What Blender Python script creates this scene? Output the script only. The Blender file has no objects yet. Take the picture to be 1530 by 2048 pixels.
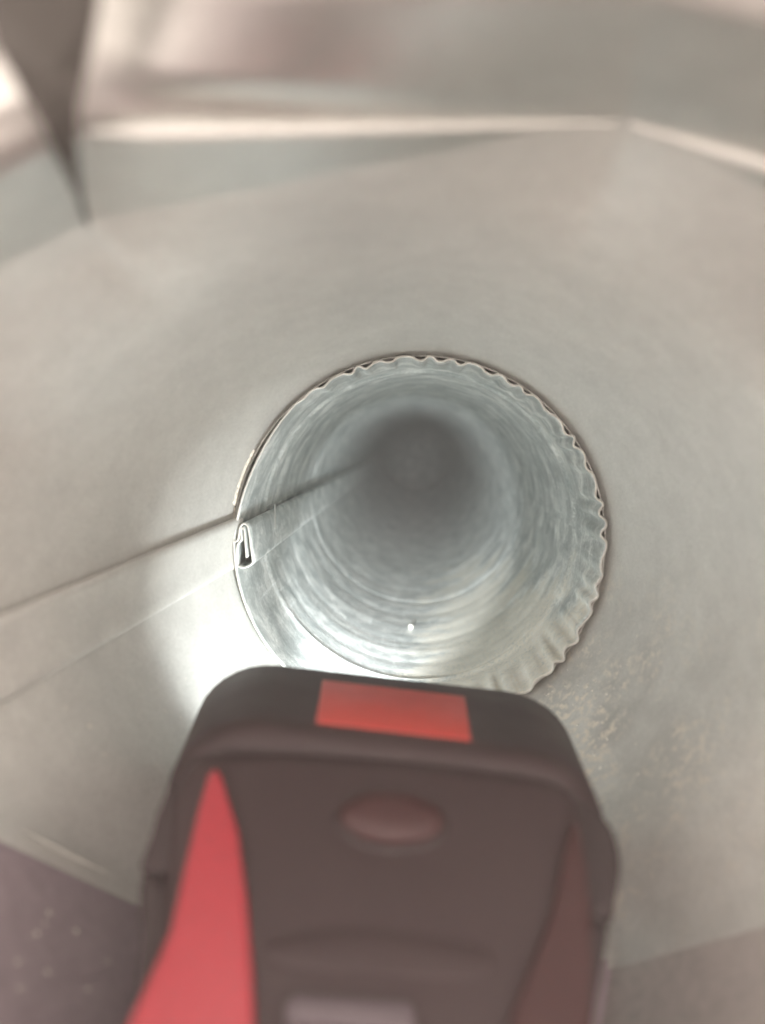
import bpy, bmesh, math, random
from mathutils import Vector, Matrix, noise

R_ = math.radians
random.seed(7)
scene = bpy.context.scene
C = scene.collection
MM = 0.001
FPX = 1650.0                      # focal length in photograph pixels (29 mm equivalent)

# ------------------------------------------------------------------ camera
cam_d = bpy.data.cameras.new('camera')
cam = bpy.data.objects.new('camera', cam_d)
C.objects.link(cam)
cam.location = (0, 0, 0)
cam.rotation_euler = (R_(90), 0, 0)
cam_d.sensor_fit = 'VERTICAL'
cam_d.sensor_height = 36.0
cam_d.sensor_width = 36.0
cam_d.lens = 36.0 * FPX / 2048.0
cam_d.clip_start = 0.002
cam_d.clip_end = 20
cam_d.dof.use_dof = True
cam_d.dof.focus_distance = 0.245
cam_d.dof.aperture_fstop = (cam_d.lens * MM) / 0.0033     # pupil of 3.3 mm
scene.camera = cam

# ------------------------------------------------------------------ world: dim room light entering behind the camera
world = bpy.data.worlds.new('World')
scene.world = world
world.use_nodes = True
bg = world.node_tree.nodes['Background']
bg.inputs[0].default_value = (1.0, 0.865, 0.795, 1)
bg.inputs[1].default_value = 1.55
LED_POWER = 0.036
BEAM_POWER = 4.4
scene.view_settings.view_transform = 'Standard'
scene.view_settings.look = 'None'
scene.view_settings.exposure = 1.1
scene.view_settings.gamma = 1.0
scene.view_settings.use_curve_mapping = False
scene.cycles.max_bounces = 4
scene.cycles.glossy_bounces = 7
scene.cycles.diffuse_bounces = 4
scene.cycles.sample_clamp_indirect = 3
scene.cycles.use_denoising = True
scene.cycles.use_adaptive_sampling = True
scene.cycles.adaptive_threshold = 0.07


# ------------------------------------------------------------------ helpers
def P(px, py, d):
    """point seen at photograph pixel (px,py), d millimetres in front of the lens plane"""
    return Vector(((px - 765) / FPX * d * MM, d * MM, (1024 - py) / FPX * d * MM))


def link(name, me, mat=None, parent=None, smooth=True):
    o = bpy.data.objects.new(name, me)
    C.objects.link(o)
    if mat:
        me.materials.append(mat)
    if smooth:
        for p in me.polygons:
            p.use_smooth = True
    if parent:
        o.parent = parent
    return o


def mesh_of(name, verts, faces):
    me = bpy.data.meshes.new(name)
    me.from_pydata([tuple(v) for v in verts], [], faces)
    me.update()
    return me


def thing(name, label, cat, loc=(0, 0, 0), group=None):
    o = bpy.data.objects.new(name, None)
    C.objects.link(o)
    o.location = loc
    o.empty_display_size = 0.01
    o['label'] = label
    o['category'] = cat
    if group:
        o['group'] = group
    return o


def sheet(name, grid, mat, parent, uv=None, closed=False, thick=0.0, smooth=True, origin=Vector((0, 0, 0))):
    """grid[i][j] of points -> quad sheet, optional (u,v) per point, optional thickness"""
    ni, nj = len(grid), len(grid[0])
    verts = [p - origin for row in grid for p in row]
    faces = []
    for i in range(ni - 1):
        for j in range(nj if closed else nj - 1):
            k = (j + 1) % nj
            faces.append((i * nj + j, i * nj + k, (i + 1) * nj + k, (i + 1) * nj + j))
    me = mesh_of(name, verts, faces)
    if uv:
        lay = me.uv_layers.new(name='UVMap')
        for poly in me.polygons:
            idx = [me.loops[l].vertex_index for l in poly.loop_indices]
            us = [uv[v // nj][v % nj] for v in idx]
            wrap = closed and max(u[0] for u in us) - min(u[0] for u in us) > uv[0][-1][0] * 0.5
            for l, u in zip(poly.loop_indices, us):
                x = u[0]
                if wrap and x < uv[0][-1][0] * 0.5:
                    x += uv[0][-1][0] + uv[0][1][0]
                lay.data[l].uv = (x, u[1])
    o = link(name, me, mat, parent, smooth)
    if thick:
        m = o.modifiers.new('thickness', 'SOLIDIFY')
        m.thickness = thick
        m.offset = 0
    return o


# ------------------------------------------------------------------ materials
def new_mat(name):
    m = bpy.data.materials.new(name)
    m.use_nodes = True
    nt = m.node_tree
    for n in list(nt.nodes):
        nt.nodes.remove(n)
    out = nt.nodes.new('ShaderNodeOutputMaterial')
    b = nt.nodes.new('ShaderNodeBsdfPrincipled')
    nt.links.new(b.outputs[0], out.inputs[0])
    return m, nt, b


def N(nt, typ, **kw):
    n = nt.nodes.new(typ)
    for k, v in kw.items():
        setattr(n, k, v)
    return n


def ramp(nt, src, stops):
    r = N(nt, 'ShaderNodeValToRGB')
    els = r.color_ramp.elements
    els[0].position, els[0].color = stops[0][0], (*stops[0][1], 1)
    els[1].position, els[1].color = stops[-1][0], (*stops[-1][1], 1)
    for pos, col in stops[1:-1]:
        e = els.new(pos)
        e.color = (*col, 1)
    nt.links.new(src, r.inputs[0])
    return r.outputs[0]


def g(v):
    return (v, v, v)


def noise_tex(nt, vec, scale, detail=4, rough=0.55, dist=0.0, dim='3D'):
    n = N(nt, 'ShaderNodeTexNoise', noise_dimensions=dim)
    n.inputs['Scale'].default_value = scale
    n.inputs['Detail'].default_value = detail
    n.inputs['Roughness'].default_value = rough
    n.inputs['Distortion'].default_value = dist
    nt.links.new(vec, n.inputs['Vector'])
    return n.outputs['Fac']


def mapping(nt, src, scale, loc=(0, 0, 0), rot=(0, 0, 0)):
    m = N(nt, 'ShaderNodeMapping')
    m.inputs['Scale'].default_value = scale
    m.inputs['Location'].default_value = loc
    m.inputs['Rotation'].default_value = rot
    nt.links.new(src, m.inputs['Vector'])
    return m.outputs[0]


def mix_col(nt, fac, a, b, blend='MIX'):
    m = N(nt, 'ShaderNodeMix', data_type='RGBA', blend_type=blend)
    for key, val in ((0, fac), (6, a), (7, b)):
        if isinstance(val, (int, float)):
            m.inputs[key].default_value = val
        elif isinstance(val, tuple):
            m.inputs[key].default_value = (*val, 1)
        else:
            nt.links.new(val, m.inputs[key])
    return m.outputs[2]


def math_n(nt, op, a, b=None, clamp=False):
    m = N(nt, 'ShaderNodeMath', operation=op, use_clamp=clamp)
    for i, v in enumerate((a, b)):
        if v is None:
            continue
        if isinstance(v, (int, float)):
            m.inputs[i].default_value = v
        else:
            nt.links.new(v, m.inputs[i])
    return m.outputs[0]


def boot_metal(name='galvanised_boot_sheet', metal=0.38, rlo=0.36, rhi=0.46):
    """dull galvanised sheet of the boot: faint spangle, fine grain, settled dust and grit"""
    m, nt, b = new_mat(name)
    tc = N(nt, 'ShaderNodeTexCoord').outputs['Object']
    big = noise_tex(nt, tc, 22, 3)
    fine = noise_tex(nt, tc, 1600, 2)
    speck = noise_tex(nt, tc, 420, 3, 0.7)
    base = ramp(nt, big, [(0.3, (0.525, 0.525, 0.495)), (0.7, (0.60, 0.60, 0.565))])
    base = mix_col(nt, 0.22, base, ramp(nt, fine, [(0.3, g(0.45)), (0.7, g(1.25))]), 'MULTIPLY')
    mott = noise_tex(nt, tc, 170, 4, 0.65)
    base = mix_col(nt, 0.20, base, ramp(nt, mott, [(0.3, g(0.62)), (0.7, g(1.2))]), 'MULTIPLY')
    # grit lying on the lower right floor
    sep = N(nt, 'ShaderNodeSeparateXYZ')
    nt.links.new(tc, sep.inputs[0])
    lowz = N(nt, 'ShaderNodeMapRange')
    nt.links.new(sep.outputs[2], lowz.inputs[0])
    lowz.inputs[1].default_value = 0.060
    lowz.inputs[2].default_value = 0.025
    right = N(nt, 'ShaderNodeMapRange')
    nt.links.new(sep.outputs[0], right.inputs[0])
    right.inputs[1].default_value = 0.012
    right.inputs[2].default_value = 0.035
    deep = N(nt, 'ShaderNodeMapRange')
    nt.links.new(sep.outputs[1], deep.inputs[0])
    deep.inputs[1].default_value = -0.03
    deep.inputs[2].default_value = 0.03
    where = math_n(nt, 'MULTIPLY', math_n(nt, 'MULTIPLY', lowz.outputs[0], right.outputs[0]), deep.outputs[0])
    grit = ramp(nt, speck, [(0.50, g(0)), (0.60, g(1))])
    patch = ramp(nt, noise_tex(nt, tc, 75, 4), [(0.42, g(0)), (0.6, g(1))])
    gm = math_n(nt, 'MULTIPLY', math_n(nt, 'MULTIPLY', where, grit), patch)
    dirt = math_n(nt, 'MULTIPLY', where, ramp(nt, noise_tex(nt, tc, 60, 3), [(0.4, g(0)), (0.65, g(1))]))
    base = mix_col(nt, math_n(nt, 'MULTIPLY', dirt, 0.55), base, (0.27, 0.26, 0.24))
    base = mix_col(nt, gm, base, (0.66, 0.61, 0.52))
    nt.links.new(base, b.inputs['Base Color'])
    met = math_n(nt, 'SUBTRACT', metal, math_n(nt, 'MULTIPLY', gm, metal), True)
    nt.links.new(met, b.inputs['Metallic'])
    nt.links.new(ramp(nt, big, [(0.3, g(rlo)), (0.7, g(rhi))]), b.inputs['Roughness'])
    bump = N(nt, 'ShaderNodeBump')
    bump.inputs['Strength'].default_value = 0.12
    bump.inputs['Distance'].default_value = 0.0004
    nt.links.new(fine, bump.inputs['Height'])
    nt.links.new(bump.outputs[0], b.inputs['Normal'])
    return m


def pipe_metal():
    """blue-grey zinc with wiped rings, long scratches and beige dust on the bottom of the pipe (UV in metres: u round, v along)"""
    m, nt, b = new_mat('galvanised_pipe_zinc')
    uv = N(nt, 'ShaderNodeUVMap').outputs[0]
    ob = N(nt, 'ShaderNodeTexCoord').outputs['Object']
    spang = noise_tex(nt, uv, 95, 5, 0.68, 0.3, dim='2D')
    cloud = noise_tex(nt, uv, 26, 3, 0.6, dim='2D')
    rings = noise_tex(nt, mapping(nt, uv, (16, 190, 1)), 1.0, 3, 0.6, 0.4, dim='2D')
    rings2 = noise_tex(nt, mapping(nt, uv, (10, 70, 1), (3, 1, 0)), 1.0, 2, 0.5, 0.3, dim='2D')
    scr = noise_tex(nt, mapping(nt, uv, (620, 22, 1), (0, 0, 0), (0, 0, 0.25)), 1.0, 3, 0.6, dim='2D')
    scr2 = noise_tex(nt, mapping(nt, uv, (60, 900, 1), (7, 0, 0), (0, 0, 0.5)), 1.0, 2, 0.6, dim='2D')
    grain = noise_tex(nt, uv, 1100, 2, 0.7, dim='2D')
    base = ramp(nt, spang, [(0.34, (0.37, 0.41, 0.40)), (0.5, (0.56, 0.595, 0.575)), (0.62, (0.80, 0.82, 0.79))])
    base = mix_col(nt, ramp(nt, cloud, [(0.35, g(0.3)), (0.6, g(0))]), base, (0.32, 0.36, 0.35))
    rm = ramp(nt, cloud, [(0.42, g(0.15)), (0.6, g(1))])
    base = mix_col(nt, math_n(nt, 'MULTIPLY', rm, ramp(nt, rings, [(0.54, g(0)), (0.68, g(0.45))])), base, (0.70, 0.71, 0.67))
    base = mix_col(nt, ramp(nt, rings2, [(0.52, g(0)), (0.68, g(0.35))]), base, (0.32, 0.35, 0.345))
    white = math_n(nt, 'MULTIPLY', ramp(nt, scr, [(0.58, g(0)), (0.72, g(0.75))]), ramp(nt, spang, [(0.46, g(0)), (0.58, g(1))]))
    base = mix_col(nt, white, base, (0.78, 0.81, 0.79))
    base = mix_col(nt, ramp(nt, scr2, [(0.64, g(0)), (0.76, g(0.35))]), base, (0.72, 0.75, 0.73))
    base = mix_col(nt, 0.35, base, ramp(nt, grain, [(0.3, g(0.4)), (0.7, g(1.35))]), 'MULTIPLY')
    # dust settled along the bottom
    sep = N(nt, 'ShaderNodeSeparateXYZ')
    nt.links.new(ob, sep.inputs[0])
    lo = N(nt, 'ShaderNodeMapRange')
    nt.links.new(math_n(nt, 'SUBTRACT', math_n(nt, 'MULTIPLY', sep.outputs[2], 0.86), math_n(nt, 'MULTIPLY', sep.outputs[0], 0.5)), lo.inputs[0])
    lo.inputs[1].default_value = -0.026
    lo.inputs[2].default_value = -0.046
    dn = noise_tex(nt, mapping(nt, uv, (40, 60, 1), (2, 0, 0)), 1.0, 5, 0.7, dim='2D')
    dust = ramp(nt, math_n(nt, 'ADD', math_n(nt, 'MULTIPLY', lo.outputs[0], 0.36), math_n(nt, 'MULTIPLY', dn, 0.65)), [(0.47, g(0)), (0.60, g(0.95))])
    dust = math_n(nt, 'MULTIPLY', dust, ramp(nt, grain, [(0.36, g(0.15)), (0.56, g(1))]))
    base = mix_col(nt, dust, base, (0.64, 0.60, 0.51))
    nt.links.new(base, b.inputs['Base Color'])
    nt.links.new(math_n(nt, 'SUBTRACT', 0.35, math_n(nt, 'ADD', math_n(nt, 'MULTIPLY', dust, 0.7), math_n(nt, 'MULTIPLY', white, 0.4)), True), b.inputs['Metallic'])
    nt.links.new(math_n(nt, 'ADD', ramp(nt, rings, [(0.3, g(0.34)), (0.7, g(0.5))]), math_n(nt, 'MULTIPLY', dust, 0.4), True), b.inputs['Roughness'])
    bump = N(nt, 'ShaderNodeBump')
    bump.inputs['Strength'].default_value = 0.22
    bump.inputs['Distance'].default_value = 0.0006
    nt.links.new(math_n(nt, 'ADD', math_n(nt, 'MULTIPLY', rings, 1.0), math_n(nt, 'MULTIPLY', grain, 0.25)), bump.inputs['Height'])
    nt.links.new(bump.outputs[0], b.inputs['Normal'])
    return m


def plain(name, col, rough=0.5, metal=0.0, grain=0.0, scale=600, wear=None):
    m, nt, b = new_mat(name)
    tc = N(nt, 'ShaderNodeTexCoord').outputs['Object']
    n1 = noise_tex(nt, tc, scale, 4, 0.6)
    n2 = noise_tex(nt, tc, 45, 4, 0.6)
    lo = tuple(c * (1 - grain) for c in col)
    hi = tuple(min(1, c * (1 + grain)) for c in col)
    base = ramp(nt, n1, [(0.3, lo), (0.7, hi)])
    if wear:
        base = mix_col(nt, ramp(nt, n2, [(0.45, g(0)), (0.72, g(0.6))]), base, wear)
    nt.links.new(base, b.inputs['Base Color'])
    b.inputs['Metallic'].default_value = metal
    nt.links.new(ramp(nt, n2, [(0.3, g(max(0, rough - 0.07))), (0.7, g(min(1, rough + 0.07)))]), b.inputs['Roughness'])
    bump = N(nt, 'ShaderNodeBump')
    bump.inputs['Strength'].default_value = 0.15
    bump.inputs['Distance'].default_value = 0.0003
    nt.links.new(n1, bump.inputs['Height'])
    nt.links.new(bump.outputs[0], b.inputs['Normal'])
    return m


M_BOOT = boot_metal()
M_BOX = boot_metal('brighter_box_sheet', 0.80, 0.34, 0.44)
M_PIPE = pipe_metal()
M_FLOOR = plain('shade_painted_sheet', (0.27, 0.22, 0.24), 0.55, 0.3, 0.12, 500, (0.34, 0.285, 0.30))  # shadow over the lower panels put into their colour
M_FLOOR2 = plain('half_shaded_sheet', (0.42, 0.385, 0.365), 0.5, 0.35, 0.12, 500, (0.50, 0.46, 0.435))  # weaker shade painted into the lower right panel
M_EDGE = plain('cut_steel_edge', (0.50, 0.50, 0.46), 0.5, 0.4, 0.1)
M_SEAL = plain('dried_sealant', (0.62, 0.58, 0.50), 0.85, 0, 0.25, 900)
M_TAB = plain('shaded_steel_tab', (0.06, 0.054, 0.047), 0.6, 0.2, 0.1)  # steel darkened to carry the shade on the corner tab
M_BLACK = plain('charcoal_plastic', (0.020, 0.0085, 0.009), 0.62, 0, 0.2, 1500, (0.028, 0.015, 0.015))
M_RUBBER = plain('charcoal_rubber', (0.017, 0.009, 0.009), 0.65, 0, 0.2, 1500, (0.024, 0.0135, 0.0135))
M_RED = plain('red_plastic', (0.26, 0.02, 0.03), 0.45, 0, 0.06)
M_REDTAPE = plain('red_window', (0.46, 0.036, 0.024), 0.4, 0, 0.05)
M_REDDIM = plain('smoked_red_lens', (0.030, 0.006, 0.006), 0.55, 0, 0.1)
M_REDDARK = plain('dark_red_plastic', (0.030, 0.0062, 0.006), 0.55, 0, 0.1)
M_GREY = plain('grey_label_plate', (0.075, 0.058, 0.066), 0.5, 0, 0.08)
M_LENS, _nt, _b = new_mat('lamp_lens')
_b.inputs['Base Color'].default_value = (0.9, 0.95, 1, 1)
_b.inputs['Emission Color'].default_value = (0.86, 0.93, 1, 1)
_b.inputs['Emission Strength'].default_value = 4.0

# ------------------------------------------------------------------ pipe frame
VP = (830, 876)                                    # where the pipe axis vanishes
MOUTH = P(836, 1090, 223)
AX = Vector(((VP[0] - 765) / FPX, 1, (1024 - VP[1]) / FPX)).normalized()
UU = AX.cross(Vector((0, 0, 1))).normalized()      # to the right
VV = UU.cross(AX).normalized()                     # up
RP = 371 / FPX * 0.223                             # pipe radius at the mouth
KPX = RP / 371                                     # metres per photograph pixel in the mouth plane


def pipe_pt(th, r, s):
    return MOUTH + AX * s + (UU * math.cos(th) + VV * math.sin(th)) * r


# ------------------------------------------------------------------ duct boot (round neck opening into a folded sheet-metal box)
boot = thing('duct_boot', 'pale galvanised sheet metal duct boot flaring out around the round pipe mouth', 'duct boot', (0, 0.16, -0.07))
BO = boot.location.copy()
RN = RP + 0.00045                                   # neck radius
NECK_S = 0.004                                     # the pipe end stands 4 mm out of the neck
OUT = [  # end of the curved transition: corner pixel, depth mm, neck angle
    (1250, 246, 100, 64), (180, 452, 113, 129), (-500, 790, 100, 158), (-450, 1425, 112, 197),
    (300, 1795, 150, 229), (1230, 1910, 150, 296), (2000, 1680, 112, 333), (2000, 640, 100, 388)]
FOLD = [  # the fold above it; a hem band narrows to nothing at the corners that coincide
    (1250, 243, 99.6), (165, 262, 86), (-500, 560, 80), (-450, 1425, 112),
    (300, 1795, 150), (1230, 1910, 150), (2000, 1680, 112), (2000, 465, 84)]
FAR = [  # where each corner's edge runs on to, on the wide face of the box
    (1292, -20, 66), (200, -20, 77), (-1150, 330, 70), (-1150, 1850, 80),
    (420, 2700, 100), (1080, 2760, 100), (2700, 2050, 80), (2700, 300, 70)]
NSEG = 256


def ring_curve(pts, th_deg):
    """point on the closed corner outline for a neck angle"""
    n = len(pts)
    for i in range(n):
        a0 = OUT[i][3]
        a1 = OUT[(i + 1) % n][3] if i < n - 1 else OUT[0][3] + 360
        t = th_deg
        while t < OUT[0][3]:
            t += 360
        while t >= OUT[0][3] + 360:
            t -= 360
        if a0 <= t <= a1:
            f = (t - a0) / (a1 - a0)
            return pts[i].lerp(pts[(i + 1) % n], f)
    return pts[0]


OUT3 = [P(x, y, d) for x, y, d, a in OUT]
FAR3 = [P(x, y, d) for x, y, d in FAR]
FOLD3 = [P(x, y, d) for x, y, d in FOLD]


SOFT = {}


def soft_outline(th_deg):
    key = round(th_deg * 4)
    for k in (key, key + 1):
        if k not in SOFT:
            acc = Vector((0, 0, 0))
            tot = 0
            for q in range(-24, 25):
                wt = math.cos(math.pi / 2 * q / 25)
                acc += ring_curve(OUT3, k / 4 + q * 2.0) * wt
                tot += wt
            SOFT[k] = acc / tot
    f = th_deg * 4 - key
    if f < 0:
        k0 = key - 1
        if k0 not in SOFT:
            soft_outline(k0 / 4)
        return SOFT[k0].lerp(SOFT[key], 1 + f)
    return SOFT[key].lerp(SOFT[key + 1], f)


def boot_pt(th_deg, t):
    """transition surface: t=0 at the neck edge, 1 at the fold"""
    n0 = pipe_pt(R_(th_deg), RN + 0.0004, NECK_S - 0.0003)
    o = soft_outline(th_deg)
    w = max(0.0, (t - 0.6) / 0.4)
    o = o.lerp(ring_curve(OUT3, th_deg), w * w * (3 - 2 * w))
    p = n0.lerp(o, t)
    # slight barrel so the sheet leaves the neck softly
    rad = (p - MOUTH) - AX * (p - MOUTH).dot(AX)
    return p + rad.normalized() * (0.0035 * math.sin(math.pi * t) ** 1.0)


def boot_frame(th, t):
    e = 0.4
    p = boot_pt(th, t)
    du = boot_pt(th + e, t) - boot_pt(th - e, t)
    dv = boot_pt(th, min(1, t + 0.01)) - boot_pt(th, max(0, t - 0.01))
    n = du.cross(dv).normalized()
    if n.dot(-p) < 0:
        n = -n
    return p, n


# transition with a rounded fold at its outer end
E = 0.003
rows, uvs = [], []
tvals = [i / 40 for i in range(0, 40)]
for t in tvals:
    rows.append([boot_pt(360 * j / NSEG, t * 0.965) for j in range(NSEG)])
fold_end = []
for k in range(1, 9):
    f = k / 8
    row = []
    for j in range(NSEG):
        th = 360 * j / NSEG
        a = boot_pt(th, 39 / 40 * 0.965)
        c = ring_curve(OUT3, th)
        fo = ring_curve(FOLD3, th)
        dirn = (fo + (ring_curve(FAR3, th) - fo) * 0.08 - c).normalized()
        q = c + dirn * E
        row.append(a * (1 - f) ** 2 + c * 2 * f * (1 - f) + q * f * f)
    rows.append(row)
o = sheet('transition', rows, M_BOOT, boot, closed=True, origin=BO)

# neck collar: rolled edge and the sleeve round the pipe
rows = []
prof = [(RN + 0.0005, NECK_S - 0.0003), (RN + 0.0004, NECK_S - 0.0007), (RN + 0.0001, NECK_S - 0.0006), (RN, NECK_S),
        (RN, 0.02), (RN, 0.05)]
for r, s in prof:
    rows.append([pipe_pt(2 * math.pi * j / NSEG, r, s) for j in range(NSEG)])
sheet('neck_collar', rows, M_BOOT, boot, closed=True, origin=BO)

# box panels beyond the fold, each its own sheet
BACK = [Vector((x * 1.25, 0.004, z * 1.25)) for x, z in
        [(0.062, 0.105), (-0.062, 0.105), (-0.12, 0.05), (-0.12, -0.06), (-0.06, -0.14), (0.07, -0.14), (0.13, -0.06), (0.13, 0.05)]]
for i in range(8):
    j = (i + 1) % 8
    f0, f1 = FAR3[i], FAR3[j]
    b0, b1 = BACK[i], BACK[j]
    grid = [[] for _ in range(8 + 8 + 16)]
    nrm = (FOLD3[j] - FOLD3[i]).cross(f0 - FOLD3[i]).normalized()
    if nrm.dot(-FOLD3[i]) < 0:
        nrm = -nrm
    for s in range(25):
        u = s / 24
        c0 = OUT3[i].lerp(OUT3[j], u)
        c1 = FOLD3[i].lerp(FOLD3[j], u)
        c2 = f0.lerp(f1, u)
        band = (c1 - c0).length
        r0 = min(E * 1.2, band * 0.4 + 0.0005)
        d01 = (c1 - c0).normalized() if band > 1e-5 else (c2 - c1).normalized()
        start = c0 + (c1 + (c2 - c1) * 0.08 - c0).normalized() * (E - 0.0008) + Vector((0, 0.0003, 0))
        pin = c1 - d01 * r0 if band > r0 + E else start
        pout = c1 + (c2 - c1).normalized() * max(E, r0)
        for k in range(8):
            grid[k].append(start.lerp(pin, k / 8))
        for k in range(8):
            f = k / 8
            grid[8 + k].append(pin * (1 - f) ** 2 + c1 * 2 * f * (1 - f) + pout * f * f)
        for k in range(16):
            f = k / 15
            p = pout.lerp(c2, f)
            if i == 0:      # a soft crease runs from the right corner up to the left
                fc = 0.06 + 0.46 * u
                h = f / fc if f < fc else (1 - f) / (1 - fc)
                p = p + nrm * (0.0030 * u * min(1.0, (1 - u) / 0.12) * (h - 0.25 * h * h))
            else:
                p = p + nrm * (0.0012 * math.sin(math.pi * f) * math.sin(math.pi * u) * math.sin(5.2 * f + 1.5 * u + i))
            grid[16 + k].append(p)
    for k in range(1, 7):
        f = k / 6
        grid.append([f0.lerp(f1, s / 24).lerp(b0.lerp(b1, s / 24), f) for s in range(25)])
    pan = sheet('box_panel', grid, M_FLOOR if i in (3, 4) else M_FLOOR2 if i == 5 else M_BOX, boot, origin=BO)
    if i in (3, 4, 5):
        pan['label'] = 'lower panel of the boot with shade painted into its colour'

# ridge added for the highlight on the upper folds, tapering into the right corner
def ridge(p, q, r0, r1, f0, f1):
    verts, faces = [], []
    t = (q - p).normalized()
    n1 = t.cross(Vector((0, 1, 0))).normalized()
    n2 = t.cross(n1)
    K = 24
    for k in range(K + 1):
        f = k / K
        c = p.lerp(q, f0 + (f1 - f0) * f) + Vector((0, -0.0002, -0.0002))
        r = (r0 + (r1 - r0) * f) * min(1, (K - k + 0.4) / 3)
        for a in range(10):
            an = 2 * math.pi * a / 10
            verts.append(c + (n1 * math.cos(an) + n2 * math.sin(an)) * r - BO)
    for k in range(K):
        for a in range(10):
            faces.append((k * 10 + a, k * 10 + (a + 1) % 10, k * 10 + 10 + (a + 1) % 10, k * 10 + 10 + a))
    link('highlight_ridge', mesh_of('highlight_ridge', verts, faces), M_BOOT, boot)


ridge(FOLD3[0], FOLD3[1], 0.0003, 0.0013, 0.02, 0.99)
ridge(FOLD3[0], FOLD3[7], 0.0006, 0.0014, 0.02, 0.8)

# lock seam raised on the left wall of the boot
def on_line(t, th, x0, y0, slope):
    """neck angle at which the transition meets the straight seam line"""
    lo_, hi_ = th - 25, th + 45
    for _ in range(40):
        md_ = (lo_ + hi_) / 2
        q = boot_pt(md_, t)
        x, y = 765 + q.x / q.y * FPX, 1024 - q.z / q.y * FPX
        if y < y0 + slope * (x - x0):
            lo_ = md_
        else:
            hi_ = md_
    return (lo_ + hi_) / 2


grid = []
prof = [(0.05, 0.0), (0.03, 0.0006), (-0.02, 0.0012), (-0.025, 0.0020), (0.02, 0.0028), (0.12, 0.0026), (0.5, 0.0015), (0.8, 0.0013), (0.95, 0.0014), (0.985, 0.0010), (1.0, 0.0)]
for k in range(49):
    t = k / 48 * 0.985
    row = []
    ta, tb = on_line(t, 171, 465, 1035, -0.4086), on_line(t, 188, 460, 1140, -0.587)
    for w, h in prof:
        th = ta * (1 - w) + tb * w
        p, n = boot_frame(th, t)
        row.append(p + n * (h - 0.0001))
    grid.append(row)
sheet('lock_seam', grid, M_BOOT, boot, origin=BO)

# dried sealant along the left edge of the neck
verts, faces = [], []
for k in range(61):
    th = 150 + 38 * k / 60
    amp = 0.5 + 0.5 * noise.noise(Vector((th * 0.9, 0, 0)))
    if 168 < th < 173:
        amp *= 0.15
    for q in range(6):
        a = math.pi * q / 5
        rr = RN + 0.0004 + 0.0021 * amp * (0.5 - 0.5 * math.cos(a)) + 0.0004 * noise.noise(Vector((th * 2.3, q * 1.7, 3)))
        ss = NECK_S - 0.0018 - (0.0014 * amp) * math.sin(a) + 0.0003 * noise.noise(Vector((th * 3.1, q * 2.7, 9)))
        verts.append(pipe_pt(R_(th), rr, ss) - BO)
for k in range(60):
    for q in range(5):
        faces.append((k * 6 + q, k * 6 + q + 1, k * 6 + 7 + q, k * 6 + 6 + q))
link('sealant', mesh_of('sealant', verts, faces), M_SEAL, boot)

# thin pale strip added as the highlight along the lower left fold
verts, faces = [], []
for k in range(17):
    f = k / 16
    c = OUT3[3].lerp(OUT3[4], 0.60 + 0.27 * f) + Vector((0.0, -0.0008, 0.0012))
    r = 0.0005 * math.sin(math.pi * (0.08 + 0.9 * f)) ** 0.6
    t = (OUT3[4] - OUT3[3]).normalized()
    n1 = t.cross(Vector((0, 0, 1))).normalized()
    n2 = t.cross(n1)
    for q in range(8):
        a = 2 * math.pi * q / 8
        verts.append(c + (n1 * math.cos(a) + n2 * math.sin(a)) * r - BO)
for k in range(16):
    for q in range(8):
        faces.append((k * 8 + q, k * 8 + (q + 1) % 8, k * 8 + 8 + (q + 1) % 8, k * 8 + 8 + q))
link('fold_highlight', mesh_of('fold_highlight', verts, faces), M_EDGE, boot)

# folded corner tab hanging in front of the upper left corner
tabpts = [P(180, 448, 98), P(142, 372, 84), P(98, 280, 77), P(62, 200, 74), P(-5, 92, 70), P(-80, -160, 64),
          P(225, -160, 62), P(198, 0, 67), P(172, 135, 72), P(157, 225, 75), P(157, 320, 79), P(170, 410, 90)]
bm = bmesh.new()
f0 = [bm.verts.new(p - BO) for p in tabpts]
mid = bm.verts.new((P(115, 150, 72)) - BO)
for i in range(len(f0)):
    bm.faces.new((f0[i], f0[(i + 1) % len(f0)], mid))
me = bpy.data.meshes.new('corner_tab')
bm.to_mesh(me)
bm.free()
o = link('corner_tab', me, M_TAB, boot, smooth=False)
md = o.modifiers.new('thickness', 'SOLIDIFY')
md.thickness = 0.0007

# ------------------------------------------------------------------ round pipe with crimped end
pipe = thing('round_duct_pipe', 'round galvanised steel pipe with a crimped wavy end and folded lock seam', 'duct pipe', MOUTH)
PO = MOUTH.copy()
TH0, TH1 = R_(131), R_(-128)                       # crimps run clockwise from upper left to lower left
NCR = 49


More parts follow.
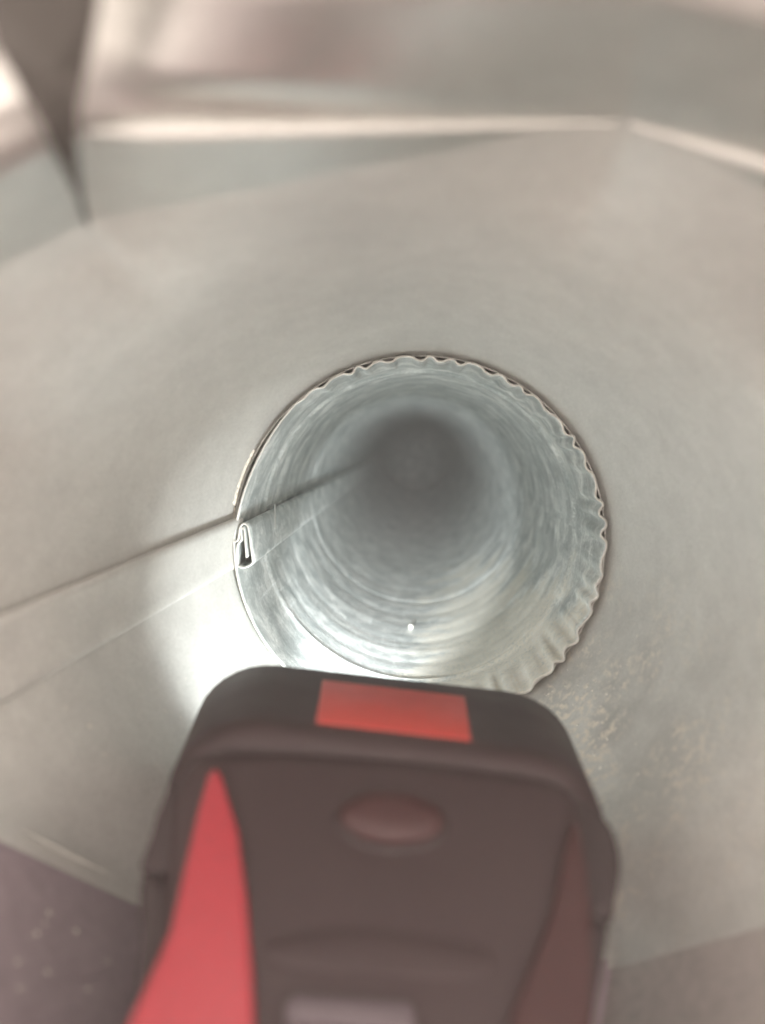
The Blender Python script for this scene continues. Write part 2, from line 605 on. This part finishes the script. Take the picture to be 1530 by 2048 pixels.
def crimp_r(th, s):
    """radius of the pipe wall at angle th and distance s from the end"""
    t = th
    while t > R_(131.0001):
        t -= 2 * math.pi
    r = RP
    fade = max(0.0, min(1.0, 1 - (s - 0.012) / 0.024))
    fade = fade * fade * (3 - 2 * fade)
    edge = min(1.0, max(0.0, (TH0 - t) / R_(10))) * min(1.0, max(0.0, (t - TH1) / R_(10)))
    if edge > 0:
        ph = (TH0 - t) / (2 * math.pi) * NCR
        irr = (0.85 + 0.6 * noise.noise(Vector((int(ph + 0.5) * 1.37, 2.2, 0.5)))) * (0.85 + 0.2 * max(0, math.cos(t + 0.3)))
        w = math.cos(2 * math.pi * (ph + 0.16 * math.sin(ph * 1.9) + 0.07 * math.sin(ph * 4.3)))
        w = (abs(w) ** 0.75) * (1 if w > 0 else -1)
        r += (-0.0003 + 0.00072 * irr * w) * fade * edge
    # flattened stretch between the last crimp and the seam
    deg = math.degrees(th) % 360
    if 131 < deg < 178:
        r -= 0.0011 * math.sin(math.pi * (deg - 131) / 47) * max(0, 1 - s / 0.05)
    # rolled bead behind the crimps
    r -= 0.0009 * math.exp(-((s - 0.041) / 0.0016) ** 2)
    r += 0.0006 * math.exp(-((s - 0.045) / 0.002) ** 2)
    # shallow rings drawn into the sheet, deeper towards the bottom
    lowf = 0.55 - 0.45 * math.sin(th)
    for s0, am, wd in ((0.064, 0.35, 0.003), (0.078, -0.3, 0.004), (0.094, 0.4, 0.004), (0.118, -0.35, 0.006), (0.142, 0.45, 0.006), (0.2, 0.5, 0.007), (0.245, -0.5, 0.009), (0.38, 0.6, 0.012)):
        r += am * 0.00065 * lowf * math.exp(-((s - s0) / wd) ** 2)
    # joints further in
    r += 0.0008 * math.exp(-((s - 0.30) / 0.004) ** 2)
    r += 0.0007 * math.exp(-((s - 0.17) / 0.003) ** 2)
    return r


def axis_frame(s):
    """straight, then a long-radius bend downward far inside"""
    L0, RB = 1.0, 0.4
    if s <= L0:
        return MOUTH + AX * s, UU, VV
    a = min((s - L0) / RB, math.pi / 2)
    ctr = MOUTH + AX * L0 - VV * RB
    c = ctr + VV * (RB * math.cos(a)) + AX * (RB * math.sin(a))
    vv = VV * math.cos(a) + AX * math.sin(a)
    ex = (s - L0) - a * RB
    tang = AX * math.cos(a) - VV * math.sin(a)
    return c + tang * ex, UU, vv


def pipe_rows(svals, nseg):
    rows, uv = [], []
    for s in svals:
        c, u, v = axis_frame(s)
        row, ur = [], []
        for j in range(nseg):
            th = 2 * math.pi * j / nseg
            row.append(c + (u * math.cos(th) + v * math.sin(th)) * crimp_r(th, s))
            ur.append((th * RP, s))
        rows.append(row)
        uv.append(ur)
    return rows, uv


sv = [i * 0.0015 for i in range(31)]
rows, uv = pipe_rows(sv, 784)
o = sheet('crimped_end', rows, M_PIPE, pipe, uv, closed=True, thick=0.00055, origin=PO)
o.data.materials.append(M_EDGE)
o.modifiers['thickness'].material_offset_rim = 1
sv = [0.045] + [0.045 + i * 0.002 for i in range(1, 110)] + [0.265 + i * 0.02 for i in range(1, 61)]
rows, uv = pipe_rows(sv, 256)
sheet('pipe_wall', rows, M_PIPE, pipe, uv, closed=True, origin=PO)
# unseen cap added round the bend to keep world light out
c, u, v = axis_frame(1.464)
ring = [c + (u * math.cos(2 * math.pi * j / 48) + v * math.sin(2 * math.pi * j / 48)) * RP * 0.999 for j in range(48)]
link('light_stop', mesh_of('light_stop', [p - PO for p in ring], [tuple(range(48))]), M_EDGE, pipe)


def seam_px(x, y):
    """crop coordinates of the seam hook -> mouth plane offset"""
    px, py = 380 + x / 4.267, 880 + y / 4.267
    return UU * ((px - 836) * KPX) + VV * ((1090 - py) * KPX)


def smooth_poly(pts, n=4):
    out = []
    for i in range(len(pts) - 1):
        p0 = pts[max(i - 1, 0)]
        p1, p2 = pts[i], pts[i + 1]
        p3 = pts[min(i + 2, len(pts) - 1)]
        for k in range(n):
            t = k / n
            out.append(tuple(0.5 * (2 * b + (c_ - a) * t + (2 * a - 5 * b + 4 * c_ - d) * t * t + (3 * b - a - 3 * c_ + d) * t ** 3)
                             for a, b, c_, d in zip(p0, p1, p2, p3)))
    out.append(pts[-1])
    return out


hook_a = smooth_poly([(378, 690), (360, 800), (372, 868), (400, 850), (413, 765), (440, 718), (480, 730), (497, 800), (508, 920), (522, 1035), (505, 1072), (440, 1098), (398, 1085)])
hook_b = smooth_poly([(388, 1090), (384, 1000), (392, 900), (428, 850), (424, 775), (440, 748), (456, 780), (462, 890), (470, 1010)])
svals = [0.0, 0.004, 0.01] + [0.02 + 0.02 * i for i in range(40)]
for nm, prof in (('seam_hook', hook_a), ('seam_tongue', hook_b)):
    rows, uv = [], []
    for s in svals:
        c, u, v = axis_frame(s)
        row = []
        for x, y in prof:
            d = seam_px(x, y)
            row.append(c + u * d.dot(UU) + v * d.dot(VV))
        rows.append(row)
        uv.append([(k * 0.0012 + 0.31, s) for k in range(len(prof))])
    o = sheet(nm, rows, M_PIPE, pipe, uv, thick=0.0005, origin=PO)
    o.data.materials.append(M_EDGE)
    o.modifiers['thickness'].material_offset_rim = 1

# bright scrape across the seam and two long scratches
def scrape(name, a, b, wid, lift=0.0004):
    """thin raw-metal burr between two (theta deg, s mm, r) points"""
    pa = pipe_pt(R_(a[0]), a[2], a[1] * MM)
    pb = pipe_pt(R_(b[0]), b[2], b[1] * MM)
    d = (pb - pa).normalized()
    up = (MOUTH + AX * (a[1] * MM) - pa).normalized()
    sd = d.cross(up).normalized()
    verts, faces = [], []
    n = 9
    for k in range(n):
        f = k / (n - 1)
        w = wid * (0.35 + 0.65 * math.sin(math.pi * min(1, f * 0.9 + 0.1))) * (0.8 + 0.4 * random.random())
        p = pa.lerp(pb, f)
        verts += [p - sd * w - PO, p + up * (lift + 0.0001) - PO, p + sd * w - PO]
    for k in range(n - 1):
        for q in range(2):
            faces.append((k * 3 + q, k * 3 + q + 1, k * 3 + 4 + q, k * 3 + 3 + q))
    link(name, mesh_of(name, verts, faces), M_EDGE, pipe)


scrape('bright_scrape', (170.5, 42, RP - 0.0034), (179.5, 38, RP - 0.0046), 0.0004)

# ------------------------------------------------------------------ work light standing on the floor of the boot, its back to the lens
lamp = thing('work_light', 'black and red cordless work light seen from behind, shining into the pipe', 'work light', (0, 0.155, -0.066))
LO = lamp.location.copy()
ROLL = R_(6.5)
RX = Vector((math.cos(ROLL), 0, -math.sin(ROLL)))       # lamp's right
RZ = Vector((math.sin(ROLL), 0, math.cos(ROLL)))        # lamp's up
TOPC = Vector((0.0020, 0.125, -0.0345))                    # middle of the near top edge
TILT = R_(50)                                           # how far the back leans from upright
FDN = (Vector((0, -math.sin(TILT), 0)) + RZ * -math.cos(TILT)).normalized()   # down along the back
FN = RX.cross(FDN).normalized()
if FN.dot(Vector((0, -1, 0))) < 0:
    FN = -FN


def F(px, py, lift=0.0):
    """photograph pixel -> point on the plane of the lamp's back"""
    ray = Vector(((px - 765) / FPX, 1, (1024 - py) / FPX))
    t = TOPC.dot(FN) / ray.dot(FN)
    return ray * t + FN * lift


def prism(name, pts, n, depth, bevel, mat, parent, segs=4, front_lift=0.0, smooth=True, bevel_all=True, flare=1.0):
    bm = bmesh.new()
    a = [bm.verts.new(p + n * front_lift - LO) for p in pts]
    ctr = sum(pts, Vector((0, 0, 0))) / len(pts)
    b = [bm.verts.new(p + RX * ((p - ctr).dot(RX) * (flare - 1)) - n * depth - LO) for p in pts]
    k = len(pts)
    bm.faces.new(a)
    bm.faces.new(list(reversed(b)))
    for i in range(k):
        j = (i + 1) % k
        bm.faces.new((a[j], a[i], b[i], b[j]))
    bmesh.ops.recalc_face_normals(bm, faces=bm.faces)
    if bevel:
        bm.edges.ensure_lookup_table()
        sa = set(a)
        ed = [e for e in bm.edges if (e.verts[0] in sa) == (e.verts[1] in sa)]
        if not bevel_all:
            ed = [e for e in ed if e.verts[0] in sa]
        bmesh.ops.bevel(bm, geom=ed, offset=bevel, segments=segs, profile=0.5, affect='EDGES', clamp_overlap=True)
    me = bpy.data.meshes.new(name)
    bm.to_mesh(me)
    bm.free()
    o = link(name, me, mat, parent, smooth)
    if smooth:
        for p in me.polygons:
            p.use_smooth = True
        me.set_sharp_from_angle(angle=R_(35))
    return o


def dense(pts, n=4, closed=True):
    """smooth closed outline through the given pixel corners"""
    out = []
    L = len(pts)
    for i in range(L):
        p0, p1, p2, p3 = pts[i - 1], pts[i], pts[(i + 1) % L], pts[(i + 2) % L]
        for k in range(n):
            t = k / n
            out.append(tuple(0.5 * (2 * b + (c_ - a) * t + (2 * a - 5 * b + 4 * c_ - d) * t * t + (3 * b - a - 3 * c_ + d) * t ** 3)
                             for a, b, c_, d in zip(p0, p1, p2, p3)))
    return out


# head: rounded box running forward to the lens
HW, HH, HR = 0.0340, 0.030, 0.0135
sec = []
for cx, cz, a0 in ((HW - HR, -HR, 0), (-HW + HR, -HR, 90), (-HW + HR, -HH + HR, 180), (HW - HR, -HH + HR, 270)):
    for k in range(9):
        a = R_(a0 + 90 * k / 8)
        sec.append((cx + HR * math.cos(a), cz + HR * math.sin(a)))
secp = [TOPC + RX * x + RZ * z + Vector((0, 0.0, 0)) for x, z in sec]
head = prism('head_shell', secp, Vector((0, -1, 0)), 0.050, 0.0042, M_BLACK, lamp, 5, flare=1.17)

# red window let into the top of the head
def head_top(px, py, lift):
    ray = Vector(((px - 765) / FPX, 1, (1024 - py) / FPX))
    t = TOPC.dot(RZ) / ray.dot(RZ)
    return ray * t + RZ * lift


prism('red_window', [head_top(645, 1362, 0.0003), head_top(930, 1395, 0.0003), head_top(942, 1482, 0.0003), head_top(632, 1446, 0.0003)], RZ, 0.002, 0.0003, M_REDTAPE, lamp, 2)

# body: the sloping back
body_px = [(360, 1520), (420, 1480), (600, 1478), (800, 1492), (1000, 1515), (1120, 1540), (1172, 1590), (1186, 1700), (1182, 1850), (1165, 2050), (1140, 2400),
           (340, 2400), (310, 2050), (312, 1850), (322, 1700), (335, 1600)]
prism('body', [F(x, y, -0.0012) for x, y in dense(body_px, 4)], FN, 0.026, 0.004, M_BLACK, lamp, 4, bevel_all=False)

# rubber bumpers on both flanks, split by a gap
prism('side_bumper', [F(x, y, -0.003) for x, y in dense([(1150, 1580), (1198, 1590), (1238, 1632), (1256, 1700), (1248, 1770), (1238, 1812), (1190, 1808), (1165, 1700)], 4)], FN, 0.018, 0.002, M_RUBBER, lamp, 3)
prism('side_bumper', [F(x, y, -0.003) for x, y in dense([(1180, 1824), (1222, 1830), (1228, 1860), (1212, 1950), (1195, 2060), (1170, 2380), (1130, 2380), (1160, 2000)], 4)], FN, 0.018, 0.002, M_RUBBER, lamp, 3)
prism('side_bumper', [F(x, y, -0.003) for x, y in dense([(345, 1540), (312, 1600), (300, 1640), (282, 1690), (280, 1712), (330, 1722), (345, 1640)], 4)], FN, 0.018, 0.002, M_RUBBER, lamp, 3)
prism('side_bumper', [F(x, y, -0.003) for x, y in dense([(282, 1726), (272, 1790), (276, 1860), (262, 1980), (250, 2100), (260, 2380), (320, 2380), (320, 2000), (335, 1760)], 4)], FN, 0.018, 0.002, M_RUBBER, lamp, 3)

# red side panels
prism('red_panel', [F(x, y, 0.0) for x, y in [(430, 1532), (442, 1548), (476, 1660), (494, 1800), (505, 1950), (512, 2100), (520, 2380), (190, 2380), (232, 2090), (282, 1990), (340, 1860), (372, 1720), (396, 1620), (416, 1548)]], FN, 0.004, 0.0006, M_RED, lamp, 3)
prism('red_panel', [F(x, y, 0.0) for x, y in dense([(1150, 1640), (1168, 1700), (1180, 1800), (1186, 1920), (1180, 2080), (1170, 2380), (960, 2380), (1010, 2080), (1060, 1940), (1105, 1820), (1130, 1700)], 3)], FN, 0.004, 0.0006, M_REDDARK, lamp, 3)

# unseen foot added below the frame to shade the lower panels
prism('shading_foot', [F(x, y, -0.002) for x, y in dense([(90, 2170), (300, 2140), (1200, 2140), (1420, 2170), (1470, 2330), (1440, 2520), (60, 2520), (40, 2330)], 3)], FN, 0.015, 0.003, M_RUBBER, lamp, 3)

# oval switch in a shallow recess
def oval(cx, cy, ax, ay, n=40, rot=0.06):
    return [(cx + ax * math.cos(2 * math.pi * k / n) - rot * ay * math.sin(2 * math.pi * k / n) * 0, cy + ay * math.sin(2 * math.pi * k / n) + rot * ax * math.cos(2 * math.pi * k / n)) for k in range(n)]


verts, faces = [], []
RG = 8
for k in range(RG):
    a = math.pi / 2 * k / RG
    for x, y in oval(785, 1632, 106 * math.cos(a) ** 0.6, 52 * math.cos(a) ** 0.6):
        verts.append(F(x, y, -0.0008 + 0.0018 * math.sin(a)) - LO)
verts.append(F(785, 1632, 0.0010) - LO)
for k in range(RG - 1):
    for q in range(40):
        faces.append((k * 40 + q, k * 40 + (q + 1) % 40, k * 40 + 40 + (q + 1) % 40, k * 40 + 40 + q))
for q in range(40):
    faces.append(((RG - 1) * 40 + q, (RG - 1) * 40 + (q + 1) % 40, RG * 40))
sw = link('switch_button', mesh_of('switch_button', verts, faces), M_REDDIM, lamp)
prism('sheen_pad', [F(x, y, -0.0009) for x, y in dense([(560, 1868), (720, 1850), (900, 1872), (985, 1900), (960, 1950), (800, 1946), (600, 1930), (545, 1905)], 4)], FN, 0.003, 0.0005, M_BLACK, lamp, 3)  # pad added to give the back its band of sheen
prism('switch_rim', [F(x, y, -0.0009) for x, y in oval(785, 1640, 118, 60)], FN, 0.003, 0.0006, M_RUBBER, sw, 3)
prism('label_plate', [F(x, y, 0.0) for x, y in [(590, 1988), (820, 2004), (832, 2024), (826, 2060), (572, 2044), (572, 2006)]], FN, 0.003, 0.0004, M_GREY, lamp, 2)

# lens at the far face of the head, with its light
LC = TOPC + RZ * (-0.0135) + Vector((0, 0.0505, 0)) + RX * -0.012
bm = bmesh.new()
bmesh.ops.create_circle(bm, cap_ends=True, radius=0.0105, segments=40)
me = bpy.data.meshes.new('lens')
bm.to_mesh(me)
bm.free()
lens = link('lens', me, M_LENS, lamp)
lens.location = LC - LO
lens.rotation_euler = (R_(-90), 0, 0)
ld = bpy.data.lights.new('lamp_beam', 'AREA')
ld.shape = 'DISK'
ld.size = 0.018
ld.energy = LED_POWER
ld.color = (0.95, 0.99, 1.0)
ld.spread = R_(115)
lo = bpy.data.objects.new('lamp_beam', ld)
C.objects.link(lo)
lo.parent = lamp
lo.location = LC + Vector((0, 0.0012, 0)) - LO
aim = Vector((-0.36, 1.0, 0.24))
lo.rotation_euler = aim.to_track_quat('-Z', 'Y').to_euler()

sd = bpy.data.lights.new('lamp_hot_beam', 'SPOT')
sd.energy = BEAM_POWER
sd.color = (0.93, 0.975, 1.0)
sd.spot_size = R_(38)
sd.spot_blend = 1.0
sd.shadow_soft_size = 0.006
so = bpy.data.objects.new('lamp_hot_beam', sd)
C.objects.link(so)
so.parent = lamp
so.location = LC + Vector((0, 0.0075, 0)) - LO
so.rotation_euler = Vector((0.07, 1.0, 0.13)).to_track_quat('-Z', 'Y').to_euler()

# ------------------------------------------------------------------ grit on the boot floor and a crumb inside the pipe
def specks(name, label, spots, mat, rmin, rmax, group=None):
    verts, faces = [], []
    for p, n in spots:
        r = random.uniform(rmin, rmax)
        base = len(verts)
        t1 = n.cross(Vector((0.3, 0.9, 0.2))).normalized()
        t2 = n.cross(t1)
        k = 6
        for q in range(k):
            a = 2 * math.pi * q / k + random.random() * 0.5
            rr = r * random.uniform(0.4, 1.5)
            verts.append(p + t1 * (rr * math.cos(a)) + t2 * (rr * math.sin(a)))
        verts.append(p + n * r * random.uniform(0.6, 1.0))
        for q in range(k):
            faces.append((base + q, base + (q + 1) % k, base + k))
    o = link(name, mesh_of(name, verts, faces), mat, smooth=False)
    o['label'] = label
    o['category'] = 'grit'
    o['kind'] = 'stuff'
    return o


M_GRIT = plain('pale_grit', (0.64, 0.61, 0.54), 0.7, 0, 0.3)
spots = []
while len(spots) < 170:
    th = random.gauss(308, 12)
    t = abs(random.gauss(0.25, 0.2))
    if 0.02 < t < 0.9 and 285 < th < 345:
        spots.append(boot_frame(th, t))
while len(spots) < 215:
    th = random.uniform(205, 236)
    t = random.uniform(0.05, 0.95)
    spots.append(boot_frame(th, t))
pn = (OUT3[4] - OUT3[3]).cross(FAR3[4] - OUT3[3]).normalized()
if pn.dot(-OUT3[3]) < 0:
    pn = -pn
for px, py in ((100, 1828), (82, 1842), (208, 1922), (92, 1950), (40, 1975), (60, 1870), (150, 1860), (30, 1930), (170, 1990)):
    ray = Vector(((px - 765) / FPX, 1, (1024 - py) / FPX))
    q = ray * (OUT3[3].dot(pn) / ray.dot(pn))
    for _ in range(2):
        spots.append((q + pn * 0.0004 + Vector((random.gauss(0, 0.0004), 0, random.gauss(0, 0.0004))), pn))
specks('grit', 'pale grit scattered over the boot floor on both sides of the light', spots, M_GRIT, 0.00008, 0.00034)

crumb_th, crumb_s = R_(267), 0.115
cp = pipe_pt(crumb_th, RP - 0.0002, crumb_s)
verts, faces = [], []
bm = bmesh.new()
bmesh.ops.create_icosphere(bm, subdivisions=2, radius=0.0010)
for v in bm.verts:
    v.co *= 1 + 0.35 * noise.noise(v.co * 900)
me = bpy.data.meshes.new('metal_crumb')
bm.to_mesh(me)
bm.free()
cr = link('metal_crumb', me, M_SEAL)
cr.location = cp + (MOUTH + AX * crumb_s - cp).normalized() * 0.0008
cr['label'] = 'tiny bright crumb lying on the bottom inside the pipe'
cr['category'] = 'crumb'

# ------------------------------------------------------------------ volume added to lift the darks, in place of lens veil
HAZE_DENSITY = 0.17
bm = bmesh.new()
bmesh.ops.create_cube(bm, size=1.0)
for v in bm.verts:
    v.co = Vector((v.co.x * 0.9, 0.75 + v.co.y * 2.2, -0.35 + v.co.z * 1.6))
me = bpy.data.meshes.new('haze')
bm.to_mesh(me)
bm.free()
mh = bpy.data.materials.new('veil_volume')
mh.use_nodes = True
for n in list(mh.node_tree.nodes):
    mh.node_tree.nodes.remove(n)
oo = mh.node_tree.nodes.new('ShaderNodeOutputMaterial')
pv = mh.node_tree.nodes.new('ShaderNodeVolumePrincipled')
pv.inputs['Color'].default_value = (0.93, 0.90, 0.86, 1)
pv.inputs['Density'].default_value = HAZE_DENSITY
mh.node_tree.links.new(pv.outputs[0], oo.inputs['Volume'])
hz = link('haze', me, mh, smooth=False)
hz['kind'] = 'stuff'
hz['label'] = 'thin pale haze added in place of lens veil'
hz['category'] = 'haze'
scene.cycles.volume_bounces = 1
